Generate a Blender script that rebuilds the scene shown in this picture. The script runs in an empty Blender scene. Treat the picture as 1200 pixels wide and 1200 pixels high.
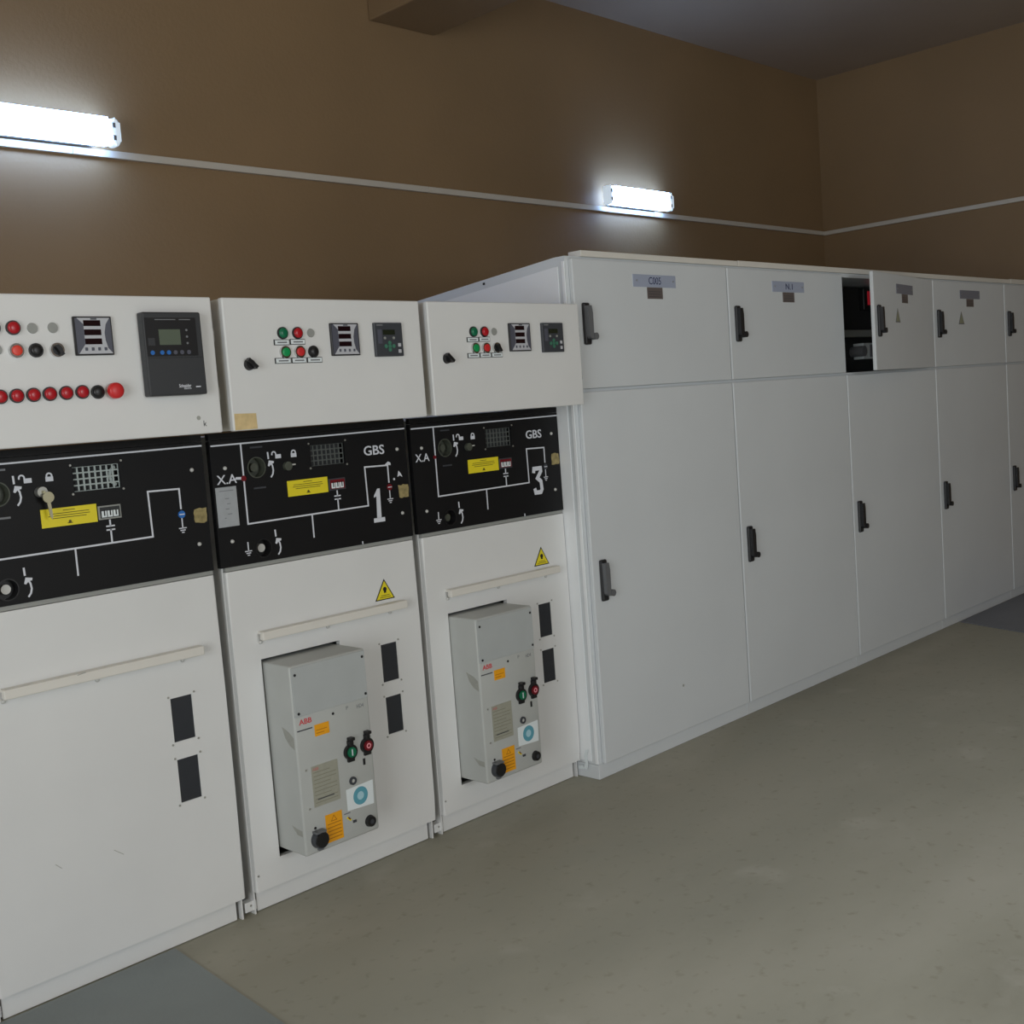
import bpy, bmesh, math, random
from mathutils import Vector, Matrix, Euler

random.seed(7)
S = bpy.context.scene
COL = S.collection

# ------------------------------------------------------------------ camera
cam_d = bpy.data.cameras.new('camera')
cam = bpy.data.objects.new('camera', cam_d)
COL.objects.link(cam)
S.camera = cam
cam_d.sensor_width = 36.0
cam_d.lens = 40.18
cam_d.clip_start = 0.02
right = Vector((0.69642798, -0.71380821, -0.07393182))
upv = Vector((0.11678694, 0.01108471, 0.99309513))
fwd = Vector((0.70805994, 0.7002535, -0.09108318))
M = Matrix((right, upv, -fwd)).transposed().to_4x4()
M.translation = Vector((-1.7264, -2.9158, 1.4526))
cam.matrix_world = M

# ------------------------------------------------------------------ world + daylight + exposure
wd = bpy.data.worlds.new('daylight'); S.world = wd
wd.use_nodes = True
bg = wd.node_tree.nodes['Background']
bg.inputs[0].default_value = (0.80, 0.90, 1.0, 1)
bg.inputs[1].default_value = 0.3

def daylight(name, loc, direction, sx, sy, power, col):
    l = bpy.data.lights.new(name, 'AREA')
    l.shape = 'RECTANGLE'; l.size = sx; l.size_y = sy; l.energy = power; l.color = col
    o = bpy.data.objects.new(name, l); COL.objects.link(o)
    o.location = loc
    o.rotation_euler = Vector(direction).to_track_quat('-Z', 'Z').to_euler()
    return o
# daylight coming in through the open doorway in the left wall and an unseen window added behind the camera for fill
daylight('doorway_daylight', (-5.21, -3.4, 1.55), (1, 0, 0), 3.0, 2.9, 142, (0.95, 0.985, 1.0))
daylight('added_window_fill', (0.0, -7.01, 1.9), (0, 1, 0), 2.2, 1.5, 112, (0.93, 0.97, 1.0))

S.view_settings.view_transform = 'Standard'
S.view_settings.look = 'None'
S.view_settings.gamma = 1.0
S.view_settings.use_curve_mapping = False
S.view_settings.exposure = -0.06

# ------------------------------------------------------------------ materials
def lin(c):
    c = c / 255.0
    return c / 12.92 if c <= 0.04045 else ((c + 0.055) / 1.055) ** 2.4
def rgb(r, g, b): return (lin(r), lin(g), lin(b), 1)
MATS = {}
def mat(name, col, rough=0.5, metal=0.0, var=0.0, scale=6.0, bump=0.0, bscale=60.0, emit=None, spec=0.5, coat=0.0):
    if name in MATS: return MATS[name]
    m = bpy.data.materials.new(name); m.use_nodes = True
    nt = m.node_tree; b = nt.nodes['Principled BSDF']
    b.inputs['Base Color'].default_value = rgb(*col)
    b.inputs['Roughness'].default_value = rough
    b.inputs['Metallic'].default_value = metal
    b.inputs['Specular IOR Level'].default_value = spec
    b.inputs['Coat Weight'].default_value = coat
    tc = nt.nodes.new('ShaderNodeTexCoord')
    if var > 0:
        n = nt.nodes.new('ShaderNodeTexNoise'); n.inputs['Scale'].default_value = scale
        n.inputs['Detail'].default_value = 5
        nt.links.new(tc.outputs['Object'], n.inputs['Vector'])
        r = nt.nodes.new('ShaderNodeValToRGB')
        a = rgb(*col)
        r.color_ramp.elements[0].position = 0.3; r.color_ramp.elements[1].position = 0.7
        r.color_ramp.elements[0].color = tuple(x * (1 - var) for x in a[:3]) + (1,)
        r.color_ramp.elements[1].color = tuple(min(1, x * (1 + var)) for x in a[:3]) + (1,)
        nt.links.new(n.outputs['Fac'], r.inputs['Fac'])
        nt.links.new(r.outputs['Color'], b.inputs['Base Color'])
    if bump > 0:
        n2 = nt.nodes.new('ShaderNodeTexNoise'); n2.inputs['Scale'].default_value = bscale
        nt.links.new(tc.outputs['Object'], n2.inputs['Vector'])
        bp = nt.nodes.new('ShaderNodeBump'); bp.inputs['Strength'].default_value = bump
        bp.inputs['Distance'].default_value = 0.01
        nt.links.new(n2.outputs['Fac'], bp.inputs['Height'])
        nt.links.new(bp.outputs['Normal'], b.inputs['Normal'])
    if emit:
        b.inputs['Emission Color'].default_value = emit[0]
        b.inputs['Emission Strength'].default_value = emit[1]
    MATS[name] = m
    return m

WHITE = mat('white_enamel', (224, 225, 224), 0.42, var=0.025, scale=3.0)
CABW = mat('cabinet_white_enamel', (216, 221, 224), 0.36, var=0.03, scale=1.6)
SIDELIT = mat('lit_side_enamel', (241, 244, 246), 0.4, var=0.02, scale=2.0)  # cabinet enamel lightened; light on the left-facing side painted into the colour
CREAM = mat('cream_enamel', (224, 221, 213), 0.45, var=0.02)
BLACK = mat('black_fascia', (17, 17, 19), 0.5, var=0.1, scale=8, spec=0.25)
INK = mat('black_ink', (22, 22, 24), 0.6)
LINE = mat('white_print', (215, 218, 226), 0.6)
GREYP = mat('grey_print', (120, 122, 126), 0.6)
MECH = mat('grey_breaker_enamel', (184, 187, 184), 0.45, var=0.03, scale=9)
MECH2 = mat('grey_cover_enamel', (178, 183, 183), 0.42, var=0.03, scale=9)
DARK = mat('dark_interior', (52, 54, 55), 0.7)
RUB = mat('black_plastic', (24, 24, 26), 0.38)
GREYD = mat('dark_grey_plastic', (62, 65, 71), 0.42)
SCHN = mat('anthracite_plastic', (52, 54, 57), 0.45)
CHROME = mat('chrome', (215, 215, 215), 0.16, metal=1.0)
STEEL = mat('zinc_steel', (178, 178, 172), 0.38, metal=0.7)
STEELP = mat('dull_steel', (200, 200, 196), 0.5, metal=0.2)
REDL = mat('red_lens', (176, 22, 34), 0.3)
REDM = mat('red_mushroom', (205, 42, 44), 0.4)
ORNG = mat('orange_red_cap', (222, 62, 44), 0.35)
REDD = mat('dark_red_plastic', (112, 14, 28), 0.35)
GREENL = mat('green_lens', (10, 108, 74), 0.3)
GREENB = mat('green_cap', (16, 150, 84), 0.35)
GREYL = mat('grey_lens', (150, 152, 148), 0.5)
YELLOW = mat('yellow_sticker', (234, 216, 38), 0.5)
ORANGE = mat('orange_sticker', (240, 166, 18), 0.5)
TAPE = mat('aged_tape', (214, 190, 140), 0.7, var=0.12, scale=40)
GLUE = mat('glue_residue', (150, 136, 92), 0.8, var=0.3, scale=70)
PAPER = mat('grey_paper', (166, 170, 174), 0.7, var=0.05, scale=50)
PLATE = mat('nameplate_metal', (172, 172, 158), 0.4, metal=0.25, var=0.06, scale=60)
STICK = mat('white_sticker', (226, 234, 236), 0.5)
TEAL = mat('teal_print', (92, 160, 178), 0.5)
BLUE = mat('blue_button', (40, 110, 190), 0.4)
PADG = mat('green_keys', (66, 122, 100), 0.5)
LCD = mat('lcd_green', (96, 106, 92), 0.25)
LCDD = mat('lcd_dark', (36, 42, 30), 0.25)
DISP = mat('display_dark_red', (30, 12, 18), 0.15)
SILVER = mat('silver_face', (188, 190, 196), 0.35)
SLATE = mat('slate_face', (84, 86, 98), 0.4)
CUP = mat('olive_cup', (74, 78, 68), 0.5, var=0.15, scale=60)
MESHW = mat('grille_white', (170, 180, 178), 0.6)
MESHD = mat('grille_grey', (84, 88, 86), 0.6)
NAMEP = mat('engraved_nameplate', (176, 186, 208), 0.3, metal=0.15)
BROWNP = mat('brown_rating_plate', (112, 104, 102), 0.4, metal=0.2)
NAMEREFL = mat('nameplate_dark_reflection', (128, 132, 146), 0.35, metal=0.1)  # engraved plate darkened; its dark reflection is painted into the colour
NAVY = mat('navy_ink', (40, 48, 92), 0.5)
LOGO = mat('red_logo', (206, 70, 76), 0.5)
BRASS = mat('brass_key', (196, 190, 160), 0.3, metal=0.8)
HANDLE = mat('handle_black', (34, 35, 38), 0.42)
HANDLEG = mat('handle_lever_grey', (104, 106, 109), 0.35)
SCUFF = mat('scuff_grey', (163, 164, 157), 0.8, var=0.06, scale=80)
REDLED = mat('red_digits', (180, 20, 30), 0.4, emit=((1.0, 0.03, 0.06, 1), 0.12))
TRUNK = mat('white_trunking', (206, 200, 188), 0.45)
HOUS = mat('lamp_housing', (206, 212, 216), 0.4)
TUBE = mat('lamp_diffuser', (250, 250, 255), 0.3, emit=((0.33, 0.54, 1.0, 1), 23.0))
ENDC = mat('lamp_end', (214, 226, 238), 0.25, emit=((0.75, 0.88, 1.0, 1), 0.55))
PLATEG = mat('grey_floor_paint', (140, 149, 150), 0.5, var=0.04, scale=5, bump=0.05, bscale=120)
PLATED = mat('dark_floor_paint', (124, 128, 138), 0.5, var=0.05, scale=5)

def glass_mat():
    m = bpy.data.materials.new('dark_window_pane'); m.use_nodes = True
    nt = m.node_tree; b = nt.nodes['Principled BSDF']
    b.inputs['Base Color'].default_value = rgb(66, 69, 75)
    b.inputs['Roughness'].default_value = 0.12
    tr = nt.nodes.new('ShaderNodeBsdfTransparent'); tr.inputs[0].default_value = (0.5, 0.5, 0.5, 1)
    mx = nt.nodes.new('ShaderNodeMixShader'); mx.inputs[0].default_value = 0.35
    nt.links.new(b.outputs[0], mx.inputs[1]); nt.links.new(tr.outputs[0], mx.inputs[2])
    nt.links.new(mx.outputs[0], nt.nodes['Material Output'].inputs[0])
    return m
PANE = glass_mat()

def wall_mat():
    m = bpy.data.materials.new('brown_wall_paint'); m.use_nodes = True
    nt = m.node_tree; b = nt.nodes['Principled BSDF']
    b.inputs['Roughness'].default_value = 0.62
    tc = nt.nodes.new('ShaderNodeTexCoord')
    n = nt.nodes.new('ShaderNodeTexNoise'); n.inputs['Scale'].default_value = 1.3; n.inputs['Detail'].default_value = 6
    nt.links.new(tc.outputs['Object'], n.inputs['Vector'])
    r = nt.nodes.new('ShaderNodeValToRGB')
    r.color_ramp.elements[0].position = 0.3; r.color_ramp.elements[1].position = 0.75
    r.color_ramp.elements[0].color = rgb(137, 113, 82)
    r.color_ramp.elements[1].color = rgb(147, 121, 88)
    nt.links.new(n.outputs['Fac'], r.inputs['Fac'])
    nt.links.new(r.outputs['Color'], b.inputs['Base Color'])
    n2 = nt.nodes.new('ShaderNodeTexNoise'); n2.inputs['Scale'].default_value = 70
    nt.links.new(tc.outputs['Object'], n2.inputs['Vector'])
    bp = nt.nodes.new('ShaderNodeBump'); bp.inputs['Strength'].default_value = 0.12; bp.inputs['Distance'].default_value = 0.01
    nt.links.new(n2.outputs['Fac'], bp.inputs['Height']); nt.links.new(bp.outputs['Normal'], b.inputs['Normal'])
    return m
WALL = wall_mat()
CEIL = mat('ceiling_paint', (170, 153, 134), 0.8, var=0.04, scale=1.5)

def floor_mat():
    m = bpy.data.materials.new('polished_concrete'); m.use_nodes = True
    nt = m.node_tree; b = nt.nodes['Principled BSDF']
    tc = nt.nodes.new('ShaderNodeTexCoord')
    mp = nt.nodes.new('ShaderNodeMapping'); nt.links.new(tc.outputs['Object'], mp.inputs['Vector'])
    mp.inputs['Scale'].default_value = (0.7, 1.5, 1)
    n = nt.nodes.new('ShaderNodeTexNoise'); n.inputs['Scale'].default_value = 1.1; n.inputs['Detail'].default_value = 9
    n.inputs['Roughness'].default_value = 0.55
    nt.links.new(mp.outputs[0], n.inputs['Vector'])
    r = nt.nodes.new('ShaderNodeValToRGB')
    e = r.color_ramp.elements
    e[0].position = 0.28; e[0].color = rgb(150, 150, 139)
    e[1].position = 0.72; e[1].color = rgb(190, 190, 181)
    k = e.new(0.5); k.color = rgb(171, 171, 160)
    nt.links.new(n.outputs['Fac'], r.inputs['Fac'])
    # pale worn blotches
    n3 = nt.nodes.new('ShaderNodeTexNoise'); n3.inputs['Scale'].default_value = 3.4; n3.inputs['Detail'].default_value = 5
    nt.links.new(tc.outputs['Object'], n3.inputs['Vector'])
    r3 = nt.nodes.new('ShaderNodeValToRGB'); r3.color_ramp.elements[0].position = 0.62; r3.color_ramp.elements[1].position = 0.8
    nt.links.new(n3.outputs['Fac'], r3.inputs['Fac'])
    mx = nt.nodes.new('ShaderNodeMixRGB'); mx.inputs[2].default_value = rgb(198, 197, 190)
    ml = nt.nodes.new('ShaderNodeMath'); ml.operation = 'MULTIPLY'; ml.inputs[1].default_value = 0.6
    nt.links.new(r3.outputs['Color'], ml.inputs[0]); nt.links.new(ml.outputs[0], mx.inputs[0])
    nt.links.new(r.outputs['Color'], mx.inputs[1])
    # dark fine specks
    n4 = nt.nodes.new('ShaderNodeTexNoise'); n4.inputs['Scale'].default_value = 26; n4.inputs['Detail'].default_value = 3
    nt.links.new(tc.outputs['Object'], n4.inputs['Vector'])
    r4 = nt.nodes.new('ShaderNodeValToRGB'); r4.color_ramp.elements[0].position = 0.25; r4.color_ramp.elements[1].position = 0.4
    r4.color_ramp.elements[0].color = (0.80, 0.78, 0.74, 1); r4.color_ramp.elements[1].color = (1, 1, 1, 1)
    nt.links.new(n4.outputs['Fac'], r4.inputs['Fac'])
    m2 = nt.nodes.new('ShaderNodeMixRGB'); m2.blend_type = 'MULTIPLY'; m2.inputs[0].default_value = 1
    nt.links.new(mx.outputs[0], m2.inputs[1]); nt.links.new(r4.outputs[0], m2.inputs[2])
    # paler walkway concrete, with light falling there painted in; browner dirt left along the feet of the cabinets
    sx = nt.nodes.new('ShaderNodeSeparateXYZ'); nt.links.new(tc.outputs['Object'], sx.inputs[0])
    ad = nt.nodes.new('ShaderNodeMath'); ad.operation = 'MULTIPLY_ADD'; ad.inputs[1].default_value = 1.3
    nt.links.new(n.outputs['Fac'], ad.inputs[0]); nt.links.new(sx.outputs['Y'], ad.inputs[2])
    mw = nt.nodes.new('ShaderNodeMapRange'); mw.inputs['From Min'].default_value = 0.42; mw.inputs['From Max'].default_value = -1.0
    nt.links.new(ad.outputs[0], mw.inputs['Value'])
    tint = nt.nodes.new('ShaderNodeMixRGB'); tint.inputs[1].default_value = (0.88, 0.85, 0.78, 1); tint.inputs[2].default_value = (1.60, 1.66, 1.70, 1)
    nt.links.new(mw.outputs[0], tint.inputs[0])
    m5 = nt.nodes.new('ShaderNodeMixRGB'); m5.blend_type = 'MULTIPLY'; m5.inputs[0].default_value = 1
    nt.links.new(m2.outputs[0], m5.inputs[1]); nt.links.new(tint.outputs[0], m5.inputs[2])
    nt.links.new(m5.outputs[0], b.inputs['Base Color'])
    mr = nt.nodes.new('ShaderNodeMapRange'); mr.inputs['To Min'].default_value = 0.42; mr.inputs['To Max'].default_value = 0.62
    nt.links.new(n.outputs['Fac'], mr.inputs['Value']); nt.links.new(mr.outputs[0], b.inputs['Roughness'])
    bp = nt.nodes.new('ShaderNodeBump'); bp.inputs['Strength'].default_value = 0.06; bp.inputs['Distance'].default_value = 0.01
    nt.links.new(n4.outputs['Fac'], bp.inputs['Height']); nt.links.new(bp.outputs['Normal'], b.inputs['Normal'])
    return m
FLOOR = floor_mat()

# ------------------------------------------------------------------ mesh helpers (details face -Y: x right, z up)
ORG = {}
def bx(bm, x0, x1, y0, y1, z0, z1, bev=0.0, seg=2):
    r = bmesh.ops.create_cube(bm, size=1.0)
    vs = r['verts']
    bmesh.ops.scale(bm, vec=(x1 - x0, y1 - y0, z1 - z0), verts=vs)
    bmesh.ops.translate(bm, vec=((x0 + x1) / 2, (y0 + y1) / 2, (z0 + z1) / 2), verts=vs)
    if bev > 0:
        es = list({e for v in vs for e in v.link_edges})
        bmesh.ops.bevel(bm, geom=es, offset=bev, segments=seg, affect='EDGES', profile=0.5)
    return bm
def B(): return bmesh.new()
def box(*a, **k): return bx(B(), *a, **k)
def prism(bm, pts, y0, y1):
    f = [bm.verts.new((p[0], y0, p[1])) for p in pts]
    k = [bm.verts.new((p[0], y1, p[1])) for p in pts]
    n = len(pts)
    bm.faces.new(f); bm.faces.new(k[::-1])
    for i in range(n):
        j = (i + 1) % n
        bm.faces.new((f[j], f[i], k[i], k[j]))
    return bm
def cyl(bm, cx, cz, r, y0, y1, seg=20, r2=None, dome=0.0):
    """cylinder along Y; front (y0) radius r2, back radius r; dome adds rounded front"""
    r2 = r if r2 is None else r2
    prof = [(r, y1), (r2, y0)]
    if dome > 0:
        for k in range(1, 4):
            a = k / 4 * math.pi / 2
            prof.append((r2 * math.cos(a), y0 - dome * math.sin(a)))
        tip = y0 - dome
    else: tip = None
    rings = []
    for (rr, yy) in prof:
        rings.append([bm.verts.new((cx + rr * math.cos(2 * math.pi * i / seg), yy, cz + rr * math.sin(2 * math.pi * i / seg))) for i in range(seg)])
    for a, b in zip(rings, rings[1:]):
        for i in range(seg):
            j = (i + 1) % seg
            bm.faces.new((a[i], a[j], b[j], b[i]))
    bm.faces.new(rings[0][::-1]); bm.faces.new(rings[-1])
    return bm
def ring(bm, cx, cz, r0, r1, y0, y1, seg=24, a0=0.0, a1=2 * math.pi):
    full = abs(a1 - a0 - 2 * math.pi) < 1e-6
    n = seg if full else seg + 1
    L = []
    for (rr, yy) in ((r0, y1), (r0, y0), (r1, y0), (r1, y1)):
        L.append([bm.verts.new((cx + rr * math.cos(a0 + (a1 - a0) * i / seg), yy, cz + rr * math.sin(a0 + (a1 - a0) * i / seg))) for i in range(n)])
    for k in range(4):
        a, b = L[k], L[(k + 1) % 4]
        for i in range(seg):
            j = (i + 1) % n
            bm.faces.new((a[i], a[j], b[j], b[i]))
    if not full:
        bm.faces.new([L[k][0] for k in range(4)]); bm.faces.new([L[k][-1] for k in range(3, -1, -1)])
    return bm
def ribbon(bm, pts, w, y0, y1):
    """mitred strip of constant width along a polyline in the XZ plane"""
    P = [Vector((p[0], p[1])) for p in pts]
    closed = len(P) > 2 and (P[0] - P[-1]).length < 1e-6
    if closed: P = P[:-1]
    n = len(P)
    T = [(P[(i + 1) % n] - P[i]).normalized() for i in range(n if closed else n - 1)]
    N = [Vector((-t.y, t.x)) for t in T]
    L, R_ = [], []
    for i in range(n):
        if closed: na, nb = N[i - 1], N[i]
        else: na, nb = N[max(i - 1, 0)], N[min(i, n - 2)]
        m = (na + nb).normalized(); k = w / 2 / max(m.dot(na), 0.35)
        p = P[i].copy()
        if not closed and i == 0: p -= T[0] * w * 0.3
        if not closed and i == n - 1: p += T[-1] * w * 0.3
        L.append(p + m * k); R_.append(p - m * k)
    def V(p, y): return bm.verts.new((p.x, y, p.y))
    lf, rf = [V(p, y0) for p in L], [V(p, y0) for p in R_]
    lb, rb = [V(p, y1) for p in L], [V(p, y1) for p in R_]
    for i in range(n if closed else n - 1):
        j = (i + 1) % n
        bm.faces.new((lf[i], lf[j], rf[j], rf[i])); bm.faces.new((lb[i], rb[i], rb[j], lb[j]))
        bm.faces.new((lf[i], lb[i], lb[j], lf[j])); bm.faces.new((rf[i], rf[j], rb[j], rb[i]))
    if not closed:
        bm.faces.new((lf[0], rf[0], rb[0], lb[0])); bm.faces.new((lf[-1], lb[-1], rb[-1], rf[-1]))
    return bm
def yzprism(bm, pts, x0, x1):
    f = [bm.verts.new((x0, p[0], p[1])) for p in pts]; k = [bm.verts.new((x1, p[0], p[1])) for p in pts]
    n = len(pts); bm.faces.new(f[::-1]); bm.faces.new(k)
    for i in range(n): bm.faces.new((f[i], f[(i + 1) % n], k[(i + 1) % n], k[i]))
    return bm
def plate(x0, x1, z0, z1, y0, y1, holes=(), rounds=(), bev=0.0):
    """plate in the XZ plane with rectangular holes (x0,x1,z0,z1) and round holes (cx,cz,r)"""
    bm = B()
    sq = [(c[0] - c[2] * 1.15, c[0] + c[2] * 1.15, c[1] - c[2] * 1.15, c[1] + c[2] * 1.15) for c in rounds]
    xs = sorted({x0, x1, *[v for h in list(holes) + sq for v in h[:2]]})
    zs = sorted({z0, z1, *[v for h in list(holes) + sq for v in h[2:]]})
    def inside(i, j, hs):
        mx, mz = (xs[i] + xs[i + 1]) / 2, (zs[j] + zs[j + 1]) / 2
        return any(h[0] < mx < h[1] and h[2] < mz < h[3] for h in hs)
    cache = {}
    def V(x, y, z):
        k = (round(x, 5), round(y, 5), round(z, 5))
        if k not in cache: cache[k] = bm.verts.new((x, y, z))
        return cache[k]
    nx, nz = len(xs) - 1, len(zs) - 1
    full = {(i, j): not inside(i, j, holes) for i in range(nx) for j in range(nz)}
    for i in range(nx):
        for j in range(nz):
            if not full[i, j]: continue
            a, b, c, d = xs[i], xs[i + 1], zs[j], zs[j + 1]
            if not inside(i, j, sq):
                bm.faces.new((V(a, y0, c), V(b, y0, c), V(b, y0, d), V(a, y0, d)))
                bm.faces.new((V(a, y1, d), V(b, y1, d), V(b, y1, c), V(a, y1, c)))
            for (di, dj, p, q) in ((-1, 0, (a, d), (a, c)), (1, 0, (b, c), (b, d)), (0, -1, (a, c), (b, c)), (0, 1, (b, d), (a, d))):
                if not full.get((i + di, j + dj), False):
                    bm.faces.new((V(q[0], y0, q[1]), V(p[0], y0, p[1]), V(p[0], y1, p[1]), V(q[0], y1, q[1])))
    seg = 32
    for (cx, cz, r) in rounds:
        h = r * 1.15
        sqp, cp = [], []
        for k in range(seg):
            a = 2 * math.pi * k / seg + math.pi / 4
            c, s = math.cos(a), math.sin(a); m = max(abs(c), abs(s))
            sqp.append((cx + h * c / m, cz + h * s / m)); cp.append((cx + r * c, cz + r * s))
        for k in range(seg):
            l = (k + 1) % seg
            for y, flip in ((y0, 0), (y1, 1)):
                f = [bm.verts.new((p[0], y, p[1])) for p in (sqp[k], sqp[l], cp[l], cp[k])]
                bm.faces.new(f[::-1] if flip else f)
            f = [bm.verts.new(v) for v in ((cp[k][0], y0, cp[k][1]), (cp[l][0], y0, cp[l][1]), (cp[l][0], y1, cp[l][1]), (cp[k][0], y1, cp[k][1]))]
            bm.faces.new(f)
    if bev > 0:
        es = [e for e in bm.edges if len(e.link_faces) == 2 and abs(e.verts[0].co.y - y0) < 1e-6 and abs(e.verts[1].co.y - y0) < 1e-6
              and abs(e.verts[0].co.x - e.verts[1].co.x) < 1e-6 and (abs(e.verts[0].co.x - x0) < 1e-6 or abs(e.verts[0].co.x - x1) < 1e-6)]
        bmesh.ops.bevel(bm, geom=es, offset=bev, segments=2, affect='EDGES', profile=0.5)
    bmesh.ops.recalc_face_normals(bm, faces=bm.faces[:])
    return bm
def text(s, x0, x1, z0, z1, y, thick=0.0012, bold=0.0, bm=None):
    cu = bpy.data.curves.new('lettering', 'FONT'); cu.body = s; cu.extrude = 0.02; cu.resolution_u = 3; cu.offset = bold
    o = bpy.data.objects.new('lettering', cu); COL.objects.link(o)
    dg = bpy.context.evaluated_depsgraph_get()
    me = bpy.data.meshes.new_from_object(o.evaluated_get(dg))
    bpy.data.objects.remove(o); bpy.data.curves.remove(cu)
    xs = [v.co.x for v in me.vertices]; ys = [v.co.y for v in me.vertices]
    ax, bx_, ay, by = min(xs), max(xs), min(ys), max(ys)
    for v in me.vertices:
        x = x0 + (v.co.x - ax) / max(bx_ - ax, 1e-6) * (x1 - x0)
        z = z0 + (v.co.y - ay) / max(by - ay, 1e-6) * (z1 - z0)
        v.co = (x, y - (thick if v.co.z > 0 else 0), z)
    bm = bm or B()
    bm.from_mesh(me); bpy.data.meshes.remove(me)
    return bm
def put(name, bm, m, parent=None, org=None, smooth=False, kind=None, label=None):
    if org is None: org = ORG[parent] if parent is not None else Vector((0, 0, 0))
    org = Vector(org)
    bmesh.ops.translate(bm, vec=-org, verts=bm.verts[:])
    if smooth != 'keep': bmesh.ops.recalc_face_normals(bm, faces=bm.faces[:])
    me = bpy.data.meshes.new(name); bm.to_mesh(me); bm.free()
    if smooth is True:
        for p in me.polygons: p.use_smooth = True
        me.set_sharp_from_angle(angle=math.radians(40))
    me.materials.append(m)
    o = bpy.data.objects.new(name, me); COL.objects.link(o)
    o.location = org
    if parent is not None:
        o.parent = parent; o.location = org - ORG[parent]
    ORG[o] = org
    if kind: o['kind'] = kind
    if label: o['label'] = label
    return o
def inst(name, me, parent, loc):
    o = bpy.data.objects.new(name, me); COL.objects.link(o)
    o.parent = parent; o.location = Vector(loc) - ORG[parent]
    ORG[o] = Vector(loc)
    return o
def mesh(name, bm, m, smooth=True):
    bmesh.ops.recalc_face_normals(bm, faces=bm.faces[:])
    me = bpy.data.meshes.new(name); bm.to_mesh(me); bm.free(); me.materials.append(m)
    if smooth:
        for p in me.polygons: p.use_smooth = True
        me.set_sharp_from_angle(angle=math.radians(40))
    return me
def thing(name, loc, label, cat, group=None):
    o = bpy.data.objects.new(name, None); COL.objects.link(o)
    o.location = loc; o.empty_display_size = 0.1
    o['label'] = label; o['category'] = cat
    if group: o['group'] = group
    ORG[o] = Vector(loc)
    return o
def tag(o, label, cat, group=None):
    o['label'] = label; o['category'] = cat
    if group: o['group'] = group
    return o
def struct(name, bm, m, label):
    o = put(name, bm, m); o['kind'] = 'structure'; o['label'] = label
    return o

# ------------------------------------------------------------------ room shell
XW, YW, ZC = 6.83, 1.78, 3.865
XL, YF = -5.2, -7.0
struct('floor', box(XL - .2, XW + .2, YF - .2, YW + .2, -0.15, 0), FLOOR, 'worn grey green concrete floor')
struct('ceiling', box(XL - .2, XW + .2, YF - .2, YW + .2, ZC, ZC + .15), CEIL, 'plain grey ceiling')
struct('wall_back', box(XL - .2, XW + .2, YW, YW + .2, 0, ZC), WALL, 'brown painted wall behind the cabinets')
struct('wall_right', box(XW, XW + .2, YF, YW, 0, ZC), WALL, 'brown painted end wall')
# left wall with the open doorway
bm = B()
bx(bm, XL - .2, XL, YF, -4.95, 0, ZC); bx(bm, XL - .2, XL, -1.85, YW, 0, ZC); bx(bm, XL - .2, XL, -4.95, -1.85, 3.1, ZC)
struct('wall_left', bm, WALL, 'brown painted wall with a wide doorway')
# front wall with an unseen window opening added for fill light
bm = B()
for (a, b, c, e) in ((XL, -1.1, 0, ZC), (1.1, XW, 0, ZC), (-1.1, 1.1, 0, 1.15), (-1.1, 1.1, 2.65, ZC)):
    bx(bm, a, b, YF - .2, YF, c, e)
struct('wall_front', bm, WALL, 'brown painted wall with a wide window opening added for fill light')
# ceiling beam running from the back wall into the room
struct('trim_1', box(2.238, 2.69, YF + .01, YW - .001, 3.492, ZC - .001, bev=0.008), WALL, 'brown painted concrete beam under the ceiling')

# ------------------------------------------------------------------ three switchgear panels
PITCH = 0.757
SCREW = mesh('screw', cyl(B(), 0, 0, 0.0065, -0.003, 0.001, 12, r2=0.005, dome=0.002), STEELP)
SCREWS = mesh('small_screw', cyl(B(), 0, 0, 0.0035, -0.002, 0.001, 10, r2=0.003), STEEL)
SCREWD = mesh('dark_screw', cyl(B(), 0, 0, 0.0042, -0.0015, 0.001, 10), INK)

def arc(cx, cz, r, a0, a1, n=8):
    return [(cx + r * math.cos(math.radians(a0 + (a1 - a0) * i / n)), cz + r * math.sin(math.radians(a0 + (a1 - a0) * i / n))) for i in range(n + 1)]

def curved_arrow(bm, X, x, z, y):
    """x,z: top of the short upright stroke"""
    x += X
    ribbon(bm, [(x, z), (x + .0008, z - .018)], 0.0050, y - .001, y)
    ribbon(bm, [(x + a, z + b) for a, b in ((.0100, -.0355), (.0128, -.0409), (.0145, -.0544), (.0115, -.0657), (.0050, -.0735))], 0.0046, y - .0012, y)
    prism(bm, [(x + a, z + b) for a, b in ((-.0032, -.0395), (.0018, -.0240), (.0192, -.0272), (.0178, -.0335), (.0090, -.0345), (.0015, -.0420))], y - .001, y)

def earth(bm, x, z, y, stem=0.03):
    ribbon(bm, [(x, z + stem), (x, z)], 0.0035, y - .001, y)
    for k, w in enumerate((.011, .007, .003)):
        ribbon(bm, [(x - w, z - .006 * k), (x + w, z - .006 * k)], 0.003, y - .001, y)

def padlock(bm, x, z, y, opened):
    prism(bm, [(x - .010, z - .009), (x + .010, z - .009), (x + .010, z + .003), (x - .010, z + .003)], y - .001, y)
    cx = x - .015 if opened else x
    ribbon(bm, [(cx + .0068, z + .001)] + arc(cx, z + .005, .0068, 0, 180, 8) + ([(cx - .0068, z + .003)] if opened else [(cx - .0068, z + .001)]), 0.0040, y - .0012, y)

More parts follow.
